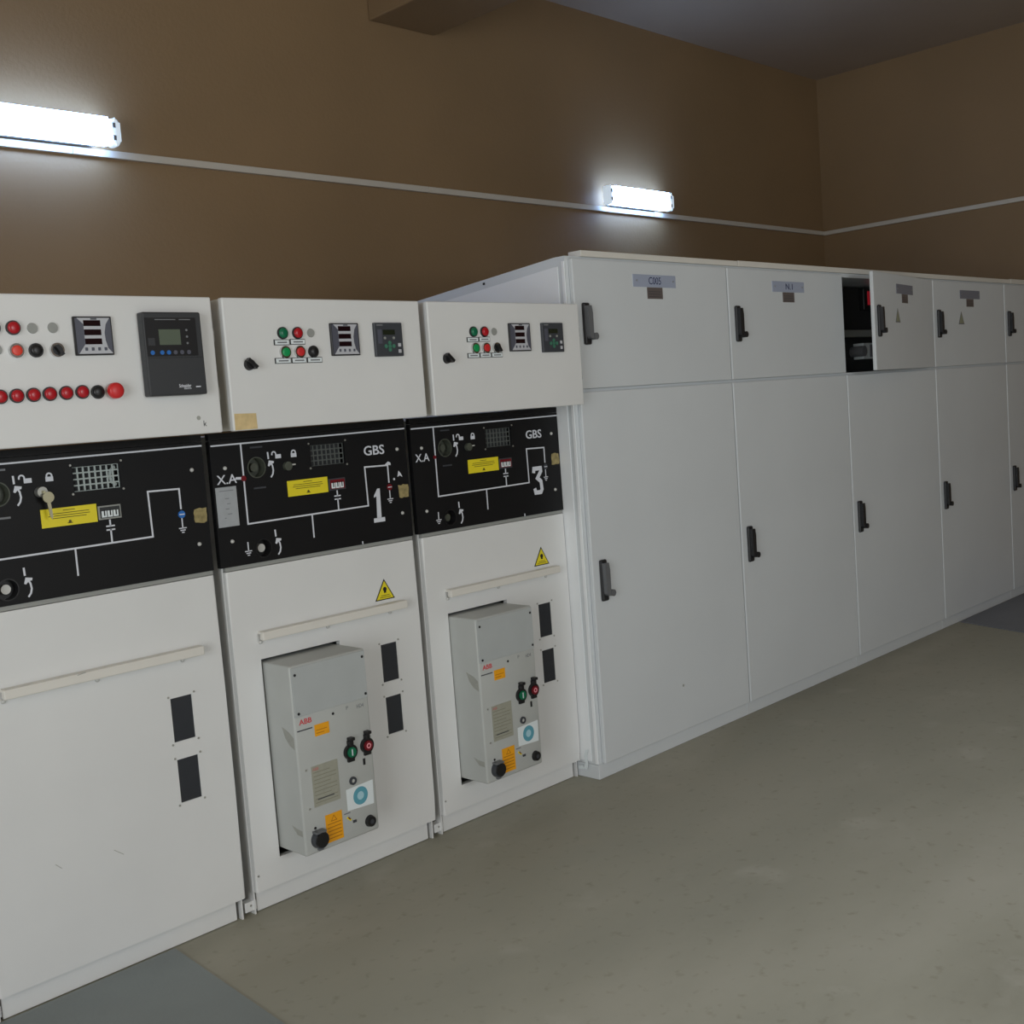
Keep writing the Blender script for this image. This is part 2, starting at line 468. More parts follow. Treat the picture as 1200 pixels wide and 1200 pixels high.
def panel(i, label):
    X = PITCH * (i - 1)
    T = thing('switchgear_panel', (X, 0, 0), label, 'switchgear', 'medium voltage switchgear panels under the control boxes')
    # body shell, open at the front
    bm = B()
    bx(bm, X + .022, X + .027, .0185, .95, .0, 1.43); bx(bm, X + .735, X + .740, .0185, .95, .0, 1.43)
    bx(bm, X + .027, X + .735, .0185, .95, 1.425, 1.43); bx(bm, X + .027, X + .735, .945, .95, .0, 1.425)
    bx(bm, X + .027, X + .735, .051, .945, .055, .06)
    put('body', bm, WHITE, T)
    put('partition', box(X + .027, X + .735, .042, .5, 1.030, 1.036), DARK, T)
    put('inner_wall', plate(X + .027, X + .735, .06, 1.03, .5, .51), DARK, T)
    # plinth
    pl = put('plinth', box(X + .036, X + .723, .026, .05, 0.002, .061, bev=0.002), WHITE, T)
    br = put('foot_bracket', bx(bx(B(), X - .007, X + .033, .022, .05, .012, .042, bev=.002), X - .007, X + .032, .06, .09, .002, .012), WHITE, T)
    inst('bolt', SCREWS, br, (X + .012, .022, .03))
    # ---------------- door
    holes = [(X + .5675, X + .6335, .587, .712), (X + .5695, X + .6345, .412, .536)]
    if i > 0: holes.append((X + .114, X + .405, .152, .761))
    D = put('door', plate(X + .024, X + .743, 0.069, 1.036, 0, .018, holes=holes, bev=0.006), WHITE, T)
    for k, h in enumerate(holes[:2]):
        put('window_pane', box(h[0] + .0002, h[1] - .0002, .002, .006, h[2] + .0002, h[3] - .0002), PANE, D)
        for sx in (h[0] - .006, h[1] + .008):
            for sz in (h[2] - .006, h[3] + .005): inst('screw', SCREWS, D, (sx, 0, sz))
    rail = put('handle_rail', bx(bx(B(), X + .110, X + .672, -.030, -.012, .820, .846, bev=.003), X + .112, X + .670, -.012, 0, .838, .846), CREAM, D)
    for sx in (.117, .364, .616): inst('screw', SCREW, D, (X + sx, -.002, .813))
    if i > 0:
        sg = put('warning_sign', prism(B(), [(X + .561, .857), (X + .643, .857), (X + .603, .926)], -.001, 0), INK, D)
        put('sign_face', prism(B(), [(X + .567, .8605), (X + .637, .8605), (X + .603, .919)], -.0016, -.001), YELLOW, sg)
        bm = cyl(B(), X + .603, .892, .0075, -.0022, -.0016, 12); bx(bm, X + .5985, X + .6075, -.0022, -.0016, .880, .888)
        ribbon(bm, [(X + .580, .866), (X + .625, .866)], .0016, -.0022, -.0016); ribbon(bm, [(X + .586, .872), (X + .620, .872)], .0016, -.0022, -.0016)
        put('sign_figure', bm, INK, sg)
        inst('screw', SCREWS, D, (X + .034, 0, .118))
    else:
        put('scratch', ribbon(B(), [(X + .36, .345), (X + .385, .325)], .0015, -.0004, 0), SCUFF, D)
        put('scratch', ribbon(B(), [(X + .20, .36), (X + .215, .345)], .0015, -.0004, 0), SCUFF, D)
        put('scratch', ribbon(B(), [(X + .300, .843), (X + .322, .846)], .0018, -.0306, -.0300), SCUFF, D)
    # ---------------- black fascia
    F0, F1 = 0.0, .022
    gx0, gx1, gz0, gz1 = X + .359, X + .490, 1.316, 1.381
    FA = put('fascia', plate(X + .010, X + .744, 1.05, 1.42, F0, .018, holes=[(gx0, gx1, gz0, gz1)], rounds=[(X + .161, 1.331, .030), (X + .160, 1.090, .027)]), BLACK, T)
    put('fascia_lip', box(X + .026, X + .742, .004, .0175, 1.0375, 1.049), GREYL, T)
    put('top_filler', box(X + .010, X + .744, .0005, .0175, 1.421, 1.440), BLACK, T)
    # operating shaft cups
    for (cx, cz, r, hub, dep, cm) in ((X + .161, 1.331, .030, .013, .030, CUP), (X + .160, 1.090, .027, .0125, .028, RUB)):
        bm = ring(B(), cx, cz, r - .0015, r + .0015, -.002, dep, 32); cyl(bm, cx, cz, r, dep, dep + .003, 32)
        cup = put('shaft_cup', bm, cm, FA, smooth=True)
        put('shaft', cyl(B(), cx, cz, hub, .012, dep, 20), (CUP if (cm is CUP or i == 2) else STEELP), cup, smooth=True)
    # slots above and below the upper shaft
    for zz in (1.391, 1.270):
        put('slot', box(X + .145, X + .187, -.0012, 0, zz - .0025, zz + .0025), GREYD if i else GREYP, FA)
    # grille
    bm = B()
    nxg, nzg = 8, 4
    for k in range(nxg + 1):
        xx = gx0 + (gx1 - gx0) * k / nxg; bx(bm, xx - .0021, xx + .0021, .008, .011, gz0 - .002, gz1 + .002)
    for k in range(nzg + 1):
        zz = gz0 + (gz1 - gz0) * k / nzg; bx(bm, gx0 - .002, gx1 + .002, .0082, .0108, zz - .0019, zz + .0019)
    gr = put('grille', bm, MESHW if i == 0 else MESHD, FA)
    put('backing', box(gx0 - .004, gx1 + .004, .03, .033, gz0 - .004, gz1 + .004), DARK, FA)
    if i == 0: put('dial_rim', ring(B(), gx1 + .002, (gz0 + gz1) / 2, .022, .030, .0125, .016, 16, math.radians(110), math.radians(250)), MESHW, FA)
    for (sx, sz) in ((.354, 1.387), (.495, 1.388), (.495, 1.312), (.354, 1.311)): inst('screw', SCREWS, FA, (X + sx, 0, sz))
    for (sx, sz) in ((.055, 1.338), (.056, 1.124), (.705, 1.343), (.706, 1.131)): inst('screw', SCREW, FA, (X + sx, 0, sz))
    # mimic diagram
    yl = -.001
    bm = B()
    ribbon(bm, [(X + .016, 1.405), (X + .742, 1.409)], .0045, yl, 0)
    ribbon(bm, [(X + .114, 1.402), (X + .114, 1.168), (X + .566, 1.171), (X + .564, 1.296), (X + .659, 1.294), (X + .659, 1.238)], .0048, yl - .0001, 0)
    ribbon(bm, [(X + .344, 1.166), (X + .344, 1.098)], .0045, yl - .0002, 0)
    put('mimic_line', bm, LINE, FA)
    bm = B()
    ribbon(bm, [(X + .447, 1.232), (X + .447, 1.217)], .0045, yl, 0); ribbon(bm, [(X + .447, 1.206), (X + .447, 1.171)], .0045, yl, 0)
    for zz in (1.216, 1.206): ribbon(bm, [(X + .436, zz), (X + .458, zz)], .004, yl, 0)
    put('capacitor_symbol', bm, LINE, FA)
    put('position_disc', cyl(B(), X + .659, 1.222, .0105, -.003, 0, 20), (BLUE, REDD, GREYD)[i], FA)
    put('disc_bar', ribbon(B(), [(X + .652, 1.222), (X + .666, 1.222)], .003, -.0038, -.003), LINE, FA)
    bm = B(); earth(bm, X + .659, 1.183, 0, stem=.028); put('earth_symbol', bm, LINE, FA)
    bm = B(); earth(bm, X + .107, 1.088, 0, stem=.026); put('earth_symbol', bm, LINE, FA)
    bm = B(); curved_arrow(bm, X, .204, 1.372, 0); put('arrow', bm, LINE, FA)
    bm = B(); curved_arrow(bm, X, .205, 1.138, 0); put('arrow', bm, LINE, FA)
    bm = B(); padlock(bm, X + .240, 1.361, 0, True); put('open_padlock_symbol', bm, LINE, FA)
    bm = B(); padlock(bm, X + .296, 1.360, 0, False); put('padlock_symbol', bm, LINE, FA)
    # lock barrel
    lk = put('lock', bx(cyl(B(), X + .267, 1.326, .0135, -.012 if i else -.020, 0, 20), X + .266, X + .268, -.0125, -.0118, 1.320, 1.332), CUP if i else STEEL, FA, smooth=True)
    if i: put('lock_tab', box(X + .276, X + .294, -.010, -.007, 1.327, 1.331), STEELP, FA)
    # yellow instruction label
    yl_ = put('instruction_label', box(X + .263, X + .413, -.0014, 0, 1.232, 1.280), YELLOW, FA)
    bm = B()
    for (zz, a, b) in ((1.273, .322, .354), (1.266, .285, .392), (1.260, .282, .394), (1.254, .292, .384)): bx(bm, X + a, X + b, -.0018, -.0014, zz - .0009, zz + .0009)
    cyl(bm, X + .338, 1.242, .0042, -.0018, -.0014, 10); bx(bm, X + .331, X + .345, -.0018, -.0014, 1.2375, 1.2395)
    put('label_print', bm, mat('dim_ink', (92, 86, 22), .6), yl_)
    # voltage indicator
    vi = put('voltage_indicator', box(X + .416, X + .480, -.004, 0, 1.235, 1.272, bev=.001), GREYD if i else GREYL, FA)
    put('indicator_face', box(X + .420, X + .476, -.0048, -.004, 1.239, 1.268), REDD if i else DARK, vi)
    bm = B()
    for k in range(3): bx(bm, X + .424 + .0165 * k, X + .438 + .0165 * k, -.0054, -.0048, 1.241, 1.258)
    put('indicator_windows', bm, STICK, vi)
    bm = B()
    for k in range(3): bx(bm, X + .430 + .0165 * k, X + .4335 + .0165 * k, -.0058, -.0054, 1.245, 1.262)
    put('indicator_marks', bm, RUB, vi)
    # glue residue patch at the right edge
    bm = B()
    cz_ = (1.212, 1.203, 1.247)[i]; cx_ = X + .718
    pts = []
    for k in range(16):
        a = 2 * math.pi * k / 16; c, s = math.cos(a), math.sin(a); m = max(abs(c), abs(s)) ** 0.8
        rr = .022 / m * random.uniform(.88, 1.08)
        pts.append((min(cx_ + rr * c, X + .743), cz_ + rr * s))
    prism(bm, pts, -.0008, 0); put('tape_residue', bm, GLUE, FA)
    # lettering
    if i > 0:
        put('lettering', text('GBS', X + .566, X + .650, 1.332, 1.363, 0, bold=.012), LINE, FA)
        put('lettering', text('X.A', X + .024, X + .086 + (.004 if i == 1 else 0), 1.292, 1.319, 0, bold=.005), LINE, FA)
        bm = B(); bx(bm, X + .528, X + .531, -.003, 0, 1.051, 1.060); put('tick', bm, LINE, FA)
    if i == 1:
        bm = prism(B(), [(X + .598, 1.126), (X + .616, 1.126), (X + .618, 1.222), (X + .608, 1.222), (X + .592, 1.200), (X + .592, 1.194), (X + .602, 1.198)], -.001, 0)
        bx(bm, X + .584, X + .630, -.001, 0, 1.113, 1.127)
        put('stencil_numeral', bm, LINE, FA)
        put('paper_label', box(X + .016, X + .085, -.0012, 0, 1.168, 1.284), PAPER, FA)
        bm = B()
        for (zz, a, b) in ((1.273, .028, .075), (1.25, .045, .058), (1.235, .050, .062), (1.22, .044, .056), (1.205, .05, .064), (1.194, .038, .044)): bx(bm, X + a, X + b, -.0016, -.0012, zz - .001, zz + .001)
        put('label_print', bm, GREYP, FA)
        put('position_disc', cyl(B(), X + .113, 1.303, .0085, -.003, 0, 16), REDD, FA)
        put('paint_dab', prism(B(), [(X + .084, 1.302), (X + .108, 1.300), (X + .108, 1.308), (X + .088, 1.309)], -.001, 0), LINE, FA)
        put('paint_dab', prism(B(), [(X + .697, 1.252), (X + .703, 1.272), (X + .712, 1.262), (X + .718, 1.250), (X + .708, 1.256)], -.001, 0), LINE, FA)
        put('paint_dab', cyl(B(), X + .682, 1.246, .004, -.001, 0, 10), LINE, FA)
        put('paint_dab', prism(B(), [(X + .648, 1.297), (X + .672, 1.293), (X + .672, 1.301), (X + .662, 1.306)], -.001, 0), LINE, FA)
    elif i == 2:
        put('stencil_numeral', ribbon(B(), [(X + .594, 1.208), (X + .596, 1.219), (X + .632, 1.219), (X + .633, 1.208), (X + .612, 1.183), (X + .630, 1.170), (X + .633, 1.140), (X + .626, 1.130), (X + .598, 1.130), (X + .595, 1.142)], .0155, -.001, 0), LINE, FA)
        put('position_disc', cyl(B(), X + .110, 1.303, .006, -.003, 0, 16), REDD, FA)
    return T

panel(0, 'white switchgear panel without a breaker box, plain door, blue disc on its black diagram')
panel(1, 'white switchgear panel bearing the large numeral 1, paper label stuck on its black fascia')
panel(2, 'white switchgear panel bearing the large numeral 3, right beside the tall cabinets')

# key in the lock of the first panel
X = -PITCH
K = thing('key', (X + .267, -.020, 1.29), 'small steel key hanging from the lock above the leftmost yellow label', 'key')
put('key_bow', ring(cyl(B(), X + .274, 1.312, .0125, -.034, -.031, 18), X + .274, 1.312, .0105, .0145, -.035, -.030, 18), BRASS, K)
put('key_shank', box(X + .265, X + .269, -.032, -.0205, 1.322, 1.330), BRASS, K)
put('spare_key', prism(B(), [(X + .270, 1.305), (X + .280, 1.303), (X + .283, 1.262), (X + .280, 1.254), (X + .276, 1.262)], -.0300, -.0275), BRASS, K)

# ------------------------------------------------------------------ control boxes on top of the panels
YB = -0.167
BZ0, BZ1 = 1.443, 1.808
LENS = {}
def lens(kind):
    if kind in LENS: return LENS[kind]
    if kind == 'bezel_black': me = mesh('bezel', ring(B(), 0, 0, .0135, .0172, -.006, 0, 24), RUB)
    elif kind == 'bezel_chrome': me = mesh('bezel', ring(B(), 0, 0, .0125, .0172, -.009, 0, 24), CHROME)
    LENS[kind] = me
    return me
def lamp(C, x, z, m, name='pilot_lamp'):
    o = put(name, cyl(B(), x, z, .0148, YB - .009, YB, 24, r2=.0142, dome=.005), m, C, smooth=True)
    inst('bezel', lens('bezel_black'), o, (x, YB, z))
def button(C, x, z, m):
    o = put('push_button', cyl(B(), x, z, .0125, YB - .012, YB, 24, r2=.0122, dome=.001), m, C, smooth=True)
    inst('bezel', lens('bezel_chrome'), o, (x, YB, z))
def blank(C, x, z): put('blanking_plug', cyl(B(), x, z, .0130, YB - .003, YB, 24, r2=.0118), GREYL, C, smooth=True)
def selector(C, x, z):
    bm = cyl(B(), x, z, .0125, YB - .010, YB, 20)
    c, s = math.cos(math.radians(-58)), math.sin(math.radians(-58))
    ribbon(bm, [(x - .010 * c, z - .010 * s), (x + .013 * c, z + .013 * s)], .008, YB - .022, YB - .008)
    o = put('selector_switch', bm, RUB, C)
    inst('bezel', lens('bezel_chrome'), o, (x, YB, z))
def tagplate(C, x0, x1, z0, z1, n=6):
    o = put('label_holder', box(x0, x1, YB - .0015, YB, z0, z1), RUB if n else GREYD, C)
    put('label_card', box(x0 + .0035, x1 - .0015, YB - .0022, YB - .0015, z0 + .0018, z1 - .0018), STICK, o)
    bm = B(); w = x1 - x0
    bx(bm, x0 + w * .22, x1 - w * .16, YB - .0025, YB - .0022, (z0 + z1) / 2 - .0022, (z0 + z1) / 2 + .0018)
    put('label_print', bm, GREYP, o)
def meter(C, x0, x1, z0, z1):
    y = YB
    o = put('power_meter', box(x0, x1, y - .008, y, z0, z1, bev=.002), RUB, C)
    w, h = x1 - x0, z1 - z0
    def P(u, v): return (x0 + u * w, z1 - v * h)
    put('meter_face', box(x0 + .004, x1 - .004, y - .0088, y - .008, z0 + .004, z1 - .004), SLATE, o)
    L = [P(.09, .04), P(.25, .2), P(.25, .72), P(.07, .96)]
    rt = [P(.96, .96), P(.84, .82), P(.79, .62), P(.78, .42), P(.83, .2), P(.94, .04)]
    put('silver_panel', prism(B(), L + rt, y - .0094, y - .0088), SILVER, o)
    for k in range(3):
        a = P(.25, .10 + .235 * k); b = P(.69, .10 + .235 * k + .15)
        put('display', box(a[0], b[0], y - .0100, y - .0094, b[1], a[1]), DISP, o)
    put('name_strip', box(P(.44, 0)[0], P(.6, 0)[0], y - .0100, y - .0094, P(0, .085)[1], P(0, .05)[1]), GREYD, o)
    for k in range(4):
        a = P(.265 + .168 * k, .84)
        put('key', box(a[0] - .0035, a[0] + .0035, y - .0110, y - .0094, a[1] - .004, a[1] + .004, bev=.001), SLATE, o)
def small_relay(C, x0, x1, z0, z1):
    y = YB
    o = put('protection_relay', box(x0, x1, y - .010, y, z0, z1, bev=.002), GREYD, C)
    w, h = x1 - x0, z1 - z0
    def P(u, v): return (x0 + u * w, z1 - v * h)
    a, b = P(.29, .21), P(.72, .36)
    put('display', box(a[0], b[0], y - .0108, y - .010, b[1], a[1]), LCDD, o)
    a, b = P(.1, .2), P(.25, .62); put('indicator_strip', box(a[0], b[0], y - .0105, y - .010, b[1], a[1]), SLATE, o)
    a, b = P(.08, .05), P(.3, .09); put('name_strip', box(a[0], b[0], y - .0105, y - .010, b[1], a[1]), GREYP, o)
    for u in (.34, .66):
        c = P(u, .455); put('key', cyl(B(), c[0], c[1], .0042, y - .0125, y - .010, 14), GREYL, o)
    for (u, v) in ((.5, .60), (.36, .70), (.64, .70), (.5, .80), (.5, .70)):
        c = P(u, v); put('key', cyl(B(), c[0], c[1], .0062, y - .0125, y - .010, 14), PADG, o)
    for (u, v) in ((.855, .665), (.855, .85)):
        c = P(u, v); put('key', box(c[0] - .0055, c[0] + .0055, y - .0125, y - .010, c[1] - .0055, c[1] + .0055, bev=.001), SILVER, o)

def control_box(i, label):
    X = PITCH * (i - 1)
    x0, x1 = (-.83, -.041) if i == 0 else ((-.008, .703) if i == 1 else (.737, 1.472))
    C = thing('control_box', (X, YB, BZ0), label, 'control box', 'control boxes on the switchgear panels')
    bm = bx(B(), x0 + .004, x1 - .004, YB + .018, .30, BZ0 + .002, BZ1 - .002)
    put('body', bm, CREAM, C)
    D = put('door', box(x0, x1, YB, YB + .02, BZ0, BZ1, bev=.004), WHITE, C)
    if i > 0 or True:
        for zz in (1.706, 1.549): put('hinge', box(x1 - .001, x1 + .003, YB + .004, YB + .014, zz - .016, zz + .016), STEEL if i == 0 else GREYP, D)
    return C, X, D

C, X, D = control_box(0, 'white control box with a row of red indicator lamps and a large anthracite relay')
lamp(C, -.581, 1.727, REDL); blank(C, -.534, 1.726); blank(C, -.484, 1.727); blank(C, -.624, 1.676)
lamp(C, -.628, 1.727, GREENL)
button(C, -.580, 1.673, ORNG); lamp(C, -.532, 1.673, RUB, 'push_button'); selector(C, -.481, 1.673)
for k, xx in enumerate((-.711, -.670, -.629, -.590, -.550, -.510, -.469, -.428)): lamp(C, xx, 1.5645 + .0006 * k, REDL)
lamp(C, -.388, 1.567, RUB, 'push_button')
o = put('emergency_button', cyl(B(), -.347, 1.568, .0205, YB - .022, YB - .012, 28, r2=.0200, dome=.007), REDM, C, smooth=True)
put('button_stem', cyl(B(), -.347, 1.568, .013, YB - .012, YB, 20), REDD, o)
meter(C, -.435, -.335, 1.658, 1.754)
RL = put('protection_relay', box(-.262, -.095, YB - .030, YB, 1.548, 1.764, bev=.004), SCHN, C)
yr = YB - .030
put('front_panel', box(-.258, -.112, yr - .0008, yr, 1.650, 1.749), RUB, RL)
put('display', box(-.221, -.160, yr - .0016, yr - .0008, 1.679, 1.719), LCD, RL)
put('indicator_window', box(-.253, -.234, yr - .0014, yr - .0008, 1.678, 1.697), SCHN, RL)
for xx, mm in ((-.244, BLUE), (-.217, BLUE), (-.198, BLUE), (-.179, SLATE), (-.160, SLATE), (-.140, SLATE)):
    put('key', cyl(B(), xx, 1.6595, .0056, yr - .003, yr - .0008, 16), mm, RL)
for zz in (1.717, 1.700, 1.683): put('indicator', cyl(B(), -.141, zz, .0030, yr - .0018, yr - .0008, 12), GREYP, RL)
bm = B()
for a, b in ((-.229, -.170), (-.160, -.127)): bx(bm, a, b, yr - .0012, yr - .0008, 1.7432, 1.7454)
put('heading_print', bm, GREYP, RL)
put('logo', text('Electric', -.163, -.142, 1.563, 1.568, yr, .0006, bm=text('Schneider', -.177, -.142, 1.568, 1.577, yr, .0006, bold=.01)), LINE, RL)
put('model_print', box(-.128, -.114, yr - .0005, yr, 1.567, 1.570), LINE, RL)
put('door_seam', box(-.258, -.099, yr - .0004, yr, 1.6455, 1.6465), RUB, RL)
put('handwritten_mark', text('k', -.0985, -.0895, 1.463, 1.478, YB, .0004), INK, C)
put('stain', cyl(B(), -.112, 1.486, .006, YB - .0004, YB, 10), SCUFF, C)

for i, X0 in ((1, 0.0), (2, PITCH)):
    C, X, D = control_box(i, ('white control box with old tan tape on its lower left corner' if i == 1 else 'white control box at the end, overlapping the tall cabinets'))
    dx = X0 - (0.004 if i == 2 else 0)
    lamp(C, dx + .179, 1.710, GREENL); lamp(C, dx + .230, 1.710, REDL); blank(C, dx + .278, 1.710)
    button(C, dx + .181, 1.656, GREENB); button(C, dx + .231, 1.656, REDM)
    if i == 1: lamp(C, dx + .280, 1.656, RUB, 'push_button')
    else: selector(C, dx + .281, 1.656)
    tagplate(C, dx + .148, dx + .200, 1.676, 1.692); tagplate(C, dx + .202, dx + .255, 1.677, 1.693)
    tagplate(C, dx + .146, dx + .200, 1.624, 1.640); tagplate(C, dx + .202, dx + .254, 1.624, 1.640); tagplate(C, dx + .256, dx + .310, 1.624, 1.640)
    meter(C, dx + .345, dx + .449, 1.642, 1.738)
    small_relay(C, dx + .508, dx + .618, 1.636, 1.739)
    kx = dx + (.060 if i == 1 else .052)
    bm = cyl(B(), kx, 1.624, .0165, YB - .012, YB, 20, r2=.014); ribbon(bm, [(kx - .012, 1.636), (kx + .010, 1.616)], .010, YB - .026, YB - .010)
    put('latch_knob', bm, RUB, C, smooth=False)
    if i == 1: put('old_tape', prism(B(), [(-.003, 1.4455), (.069, 1.4455), (.068, 1.489), (-.002, 1.491)], YB - .0008, YB), TAPE, C)

# ------------------------------------------------------------------ withdrawable breakers in panels 1 and 3
def breaker(X, label):
    YM = -.130
    T = thing('circuit_breaker', (X + .26, YM, .17), label, 'circuit breaker', 'grey circuit breakers standing out of the switchgear doors')
    put('housing', box(X + .122, X + .400, YM, .32, .176, .750, bev=.007, seg=3), MECH, T, smooth=True)
    put('rear_skirt', box(X + .150, X + .372, .30, .48, .20, .70), DARK, T)
    y = YM
    cp = put('cover_plate', box(X + .126, X + .396, y - .003, y + .001, .597, .744, bev=.001), MECH2, T)
    for sx, sz in ((.137, .722), (.386, .726), (.388, .610), (.139, .606)): inst('screw', SCREWD, cp, (X + sx, y - .003, sz))
    inst('screw', SCREWD, T, (X + .262, y, .577))
    lg = put('logo', text('ABB', X + .139, X + .184, .571, .587, y, .0006, bold=.02), LOGO, T)
    put('logo_bar', box(X + .130, X + .184, y - .0006, y, .5525, .5560), GREYD, T)
    ol = put('orange_label', box(X + .191, X + .244, y - .0008, y, .524, .559), ORANGE, T)
    put('label_print', bx(bx(B(), X + .196, X + .236, y - .0011, y - .0008, .541, .543), X + .196, X + .225, y - .0011, y - .0008, .532, .534), mat('brown_ink', (178, 116, 14), .6), ol)
    put('type_print', text('HD4', X + .352, X + .378, .571, .583, y, .0005), GREYP, T)
    put('mark_print', text('P', X + .312, X + .320, .576, .587, y, .0005), GREYP, T)
    for (cx, cz, m, lit) in ((.311, .446, GREENL, 'I'), (.375, .450, REDD, 'O')):
        b = put('push_button', cyl(B(), X + cx, cz, .0165, y - .014, y, 24, r2=.0155), m, T, smooth=True)
        bm = ring(B(), X + cx, cz, .0165, .0235, y - .010, y, 24)
        bx(bm, X + cx - .012, X + cx + .012, y - .008, y, cz - .030, cz - .020)
        put('button_collar', bm, RUB, b)
        bm = bx(B(), X + cx - .009, X + cx + .007, y - .016, y, cz + .022, cz + .036, bev=.002)
        bx(bm, X + cx - .007, X + cx + .011, y - .020, y, cz + .036, cz + .046, bev=.002)
        put('padlock_tab', bm, RUB, b)
        if lit == 'I': put('button_mark', box(X + cx - .002, X + cx + .002, y - .0148, y - .014, cz - .010, cz + .010), LINE, b)
        else: put('button_mark', ring(B(), X + cx, cz, .0045, .0085, y - .0148, y - .014, 20), mat('pink_print', (236, 150, 160), .5), b)
    put('indicator_slot', box(X + .358, X + .366, y - .0015, y, .391, .411), INK, T)
    npl = put('rating_plate', box(X + .166, X + .262, y - .0012, y, .314, .438), PLATE, T)
    bm = B()
    for k in range(9):
        zz = .418 - .0115 * k; bx(bm, X + .172, X + .172 + (.082 if k % 3 else .060), y - .0015, y - .0012, zz - .0011, zz + .0011)
    put('plate_print', bm, mat('plate_ink', (142, 142, 126), .5), npl)
    put('plate_logo', text('ABB', X + .170, X + .192, .424, .433, y - .0012, .0004, bold=.02), mat('faded_logo', (190, 130, 124), .5), npl)
    put('plate_rule', box(X + .180, X + .240, y - .0018, y - .0015, .334, .337), GREYD, npl)
    for sx, sz in ((.148, .433), (.149, .315)): inst('screw', SCREWS, T, (X + sx, y, sz))
    inst('screw', SCREWD, T, (X + .162, y, .253)); inst('screw', SCREWD, T, (X + .170, y, .190))
    kl = put('key_lock', ring(B(), X + .312, .355, .006, .0125, y - .006, y, 20), GREYD, T)
    put('lock_core', cyl(B(), X + .312, .355, .006, y - .004, y, 14), STEELP, kl)
    st = put('round_sticker', prism(B(), [(X + .285, .267), (X + .386, .262), (X + .388, .337), (X + .285, .333)], y - .0008, y), STICK, T)
    put('sticker_ring', ring(B(), X + .337, .301, .013, .028, y - .0012, y - .0008, 28), TEAL, st)
    put('sticker_centre', cyl(B(), X + .337, .301, .013, y - .0011, y - .0008, 20), mat('pale_teal', (168, 208, 220), .5), st)
    o2 = put('orange_warning_label', box(X + .200, X + .262, y - .0008, y, .193, .279), ORANGE, T)
    bm = ribbon(B(), [(X + .221, .256), (X + .231, .272), (X + .241, .256), (X + .221, .256)], .002, y - .0012, y - .0008)
    for k in range(5): bx(bm, X + .206, X + .256, y - .0012, y - .0008, .247 - .011 * k, .2495 - .011 * k)
    put('label_print', bm, mat('brown_ink', (178, 116, 14), .6), o2)
    put('spring_pointer', ribbon(B(), [(X + .281, .247), (X + .292, .238)], .006, y - .002, y), YELLOW, T)
    put('pointer_mark', ribbon(B(), [(X + .284, .247), (X + .290, .241)], .0035, y - .0028, y - .002), REDD, T)
    put('pointer_knob', box(X + .300, X + .312, y - .004, y, .226, .233), GREYD, T)
    put('caption_print', box(X + .270, X + .294, y - .0005, y, .259, .2625), GREYP, T)
    pg = put('plug', cyl(B(), X + .364, .212, .0185, y - .012, y, 24, r2=.016), RUB, T, smooth=True)
    put('plug_core', cyl(B(), X + .364, .212, .007, y - .0135, y - .012, 14), GREYD, pg)
    sc = put('motor_socket', cyl(B(), X + .170, .218, .027, y - .020, y, 24, r2=.025), GREYD, T, smooth=True)
    put('socket_cap', cyl(B(), X + .168, .220, .022, y - .026, y - .020, 24), RUB, sc, smooth=True)
    bm = bx(B(), X + .150, X + .186, y - .024, y, .240, .247, bev=.001); bx(bm, X + .163, X + .180, y - .010, y, .184, .196, bev=.001)
    put('socket_bracket', bm, HANDLEG, sc)
    # scuffs on the left side of the housing
    bm = B()
    def sidepoly(pts):
        f = [bm.verts.new((X + .1216, p[0], p[1])) for p in pts]; k = [bm.verts.new((X + .1222, p[0], p[1])) for p in pts]
        n = len(pts); bm.faces.new(f); bm.faces.new(k[::-1])
        for q in range(n): bm.faces.new((f[q], f[(q + 1) % n], k[(q + 1) % n], k[q]))
    sidepoly([(-.065, .562), (-.100, .550), (-.122, .535), (-.122, .500), (-.098, .510), (-.078, .530)])
    sidepoly([(-.070, .262), (-.095, .256), (-.122, .254), (-.122, .236), (-.095, .238)])
    put('scuff', bm, SCUFF, T)
    return T
breaker(0.0, 'nearer of the two grey breaker boxes, in the door below numeral 1')
breaker(PITCH - .004, 'farther of the two grey breaker boxes, in the door below numeral 3')

# ------------------------------------------------------------------ tall cabinets
CP = 1.0195
CX0 = 1.518
ZT, ZM, ZB = 1.984, 1.4945, .0585
YD = -.107
def swing_handle(parent, x, z0, z1, y, lever):
    bm = bx(B(), x, x + .036, y - .014, y, z0, z1, bev=.006)
    put('handle', bm, HANDLE, parent)
    bm = B()
    prism(bm, [(x + .004, z1 - .012), (x + .006, z0 + .030), (x + .014, z0 + .022), (x + .030, z0 + .022), (x + .031, z1 - .040), (x + .026, z1 - .012)], y - .030, y - .012)
    put('handle_lever', bm, lever, parent)
    put('lock_barrel', cyl(B(), x + .040, z0 + .030, .013, y - .034, y - .006, 18), HANDLE if lever is HANDLE else HANDLEG, parent, smooth=True)
def warning_tri(parent, cx, z0, y, w, h):
    o = put('warning_sign', prism(B(), [(cx - w / 2, z0), (cx + w / 2, z0), (cx, z0 + h)], y - .001, y), GREYP, parent)
    put('sign_face', prism(B(), [(cx - w * .38, z0 + h * .07), (cx + w * .38, z0 + h * .07), (cx, z0 + h * .84)], y - .0016, y - .001), mat('faded_sign', (150, 152, 128), .5), parent)
cab_labels = ['tall white cabinet nearest the switchgear, nameplate reads C005',
              'second tall white cabinet, directly left of the one standing open',
              'tall white cabinet with its upper door ajar',
              'tall white cabinet just right of the one with the open upper door',
              'tall white cabinet at the far right edge of the row']
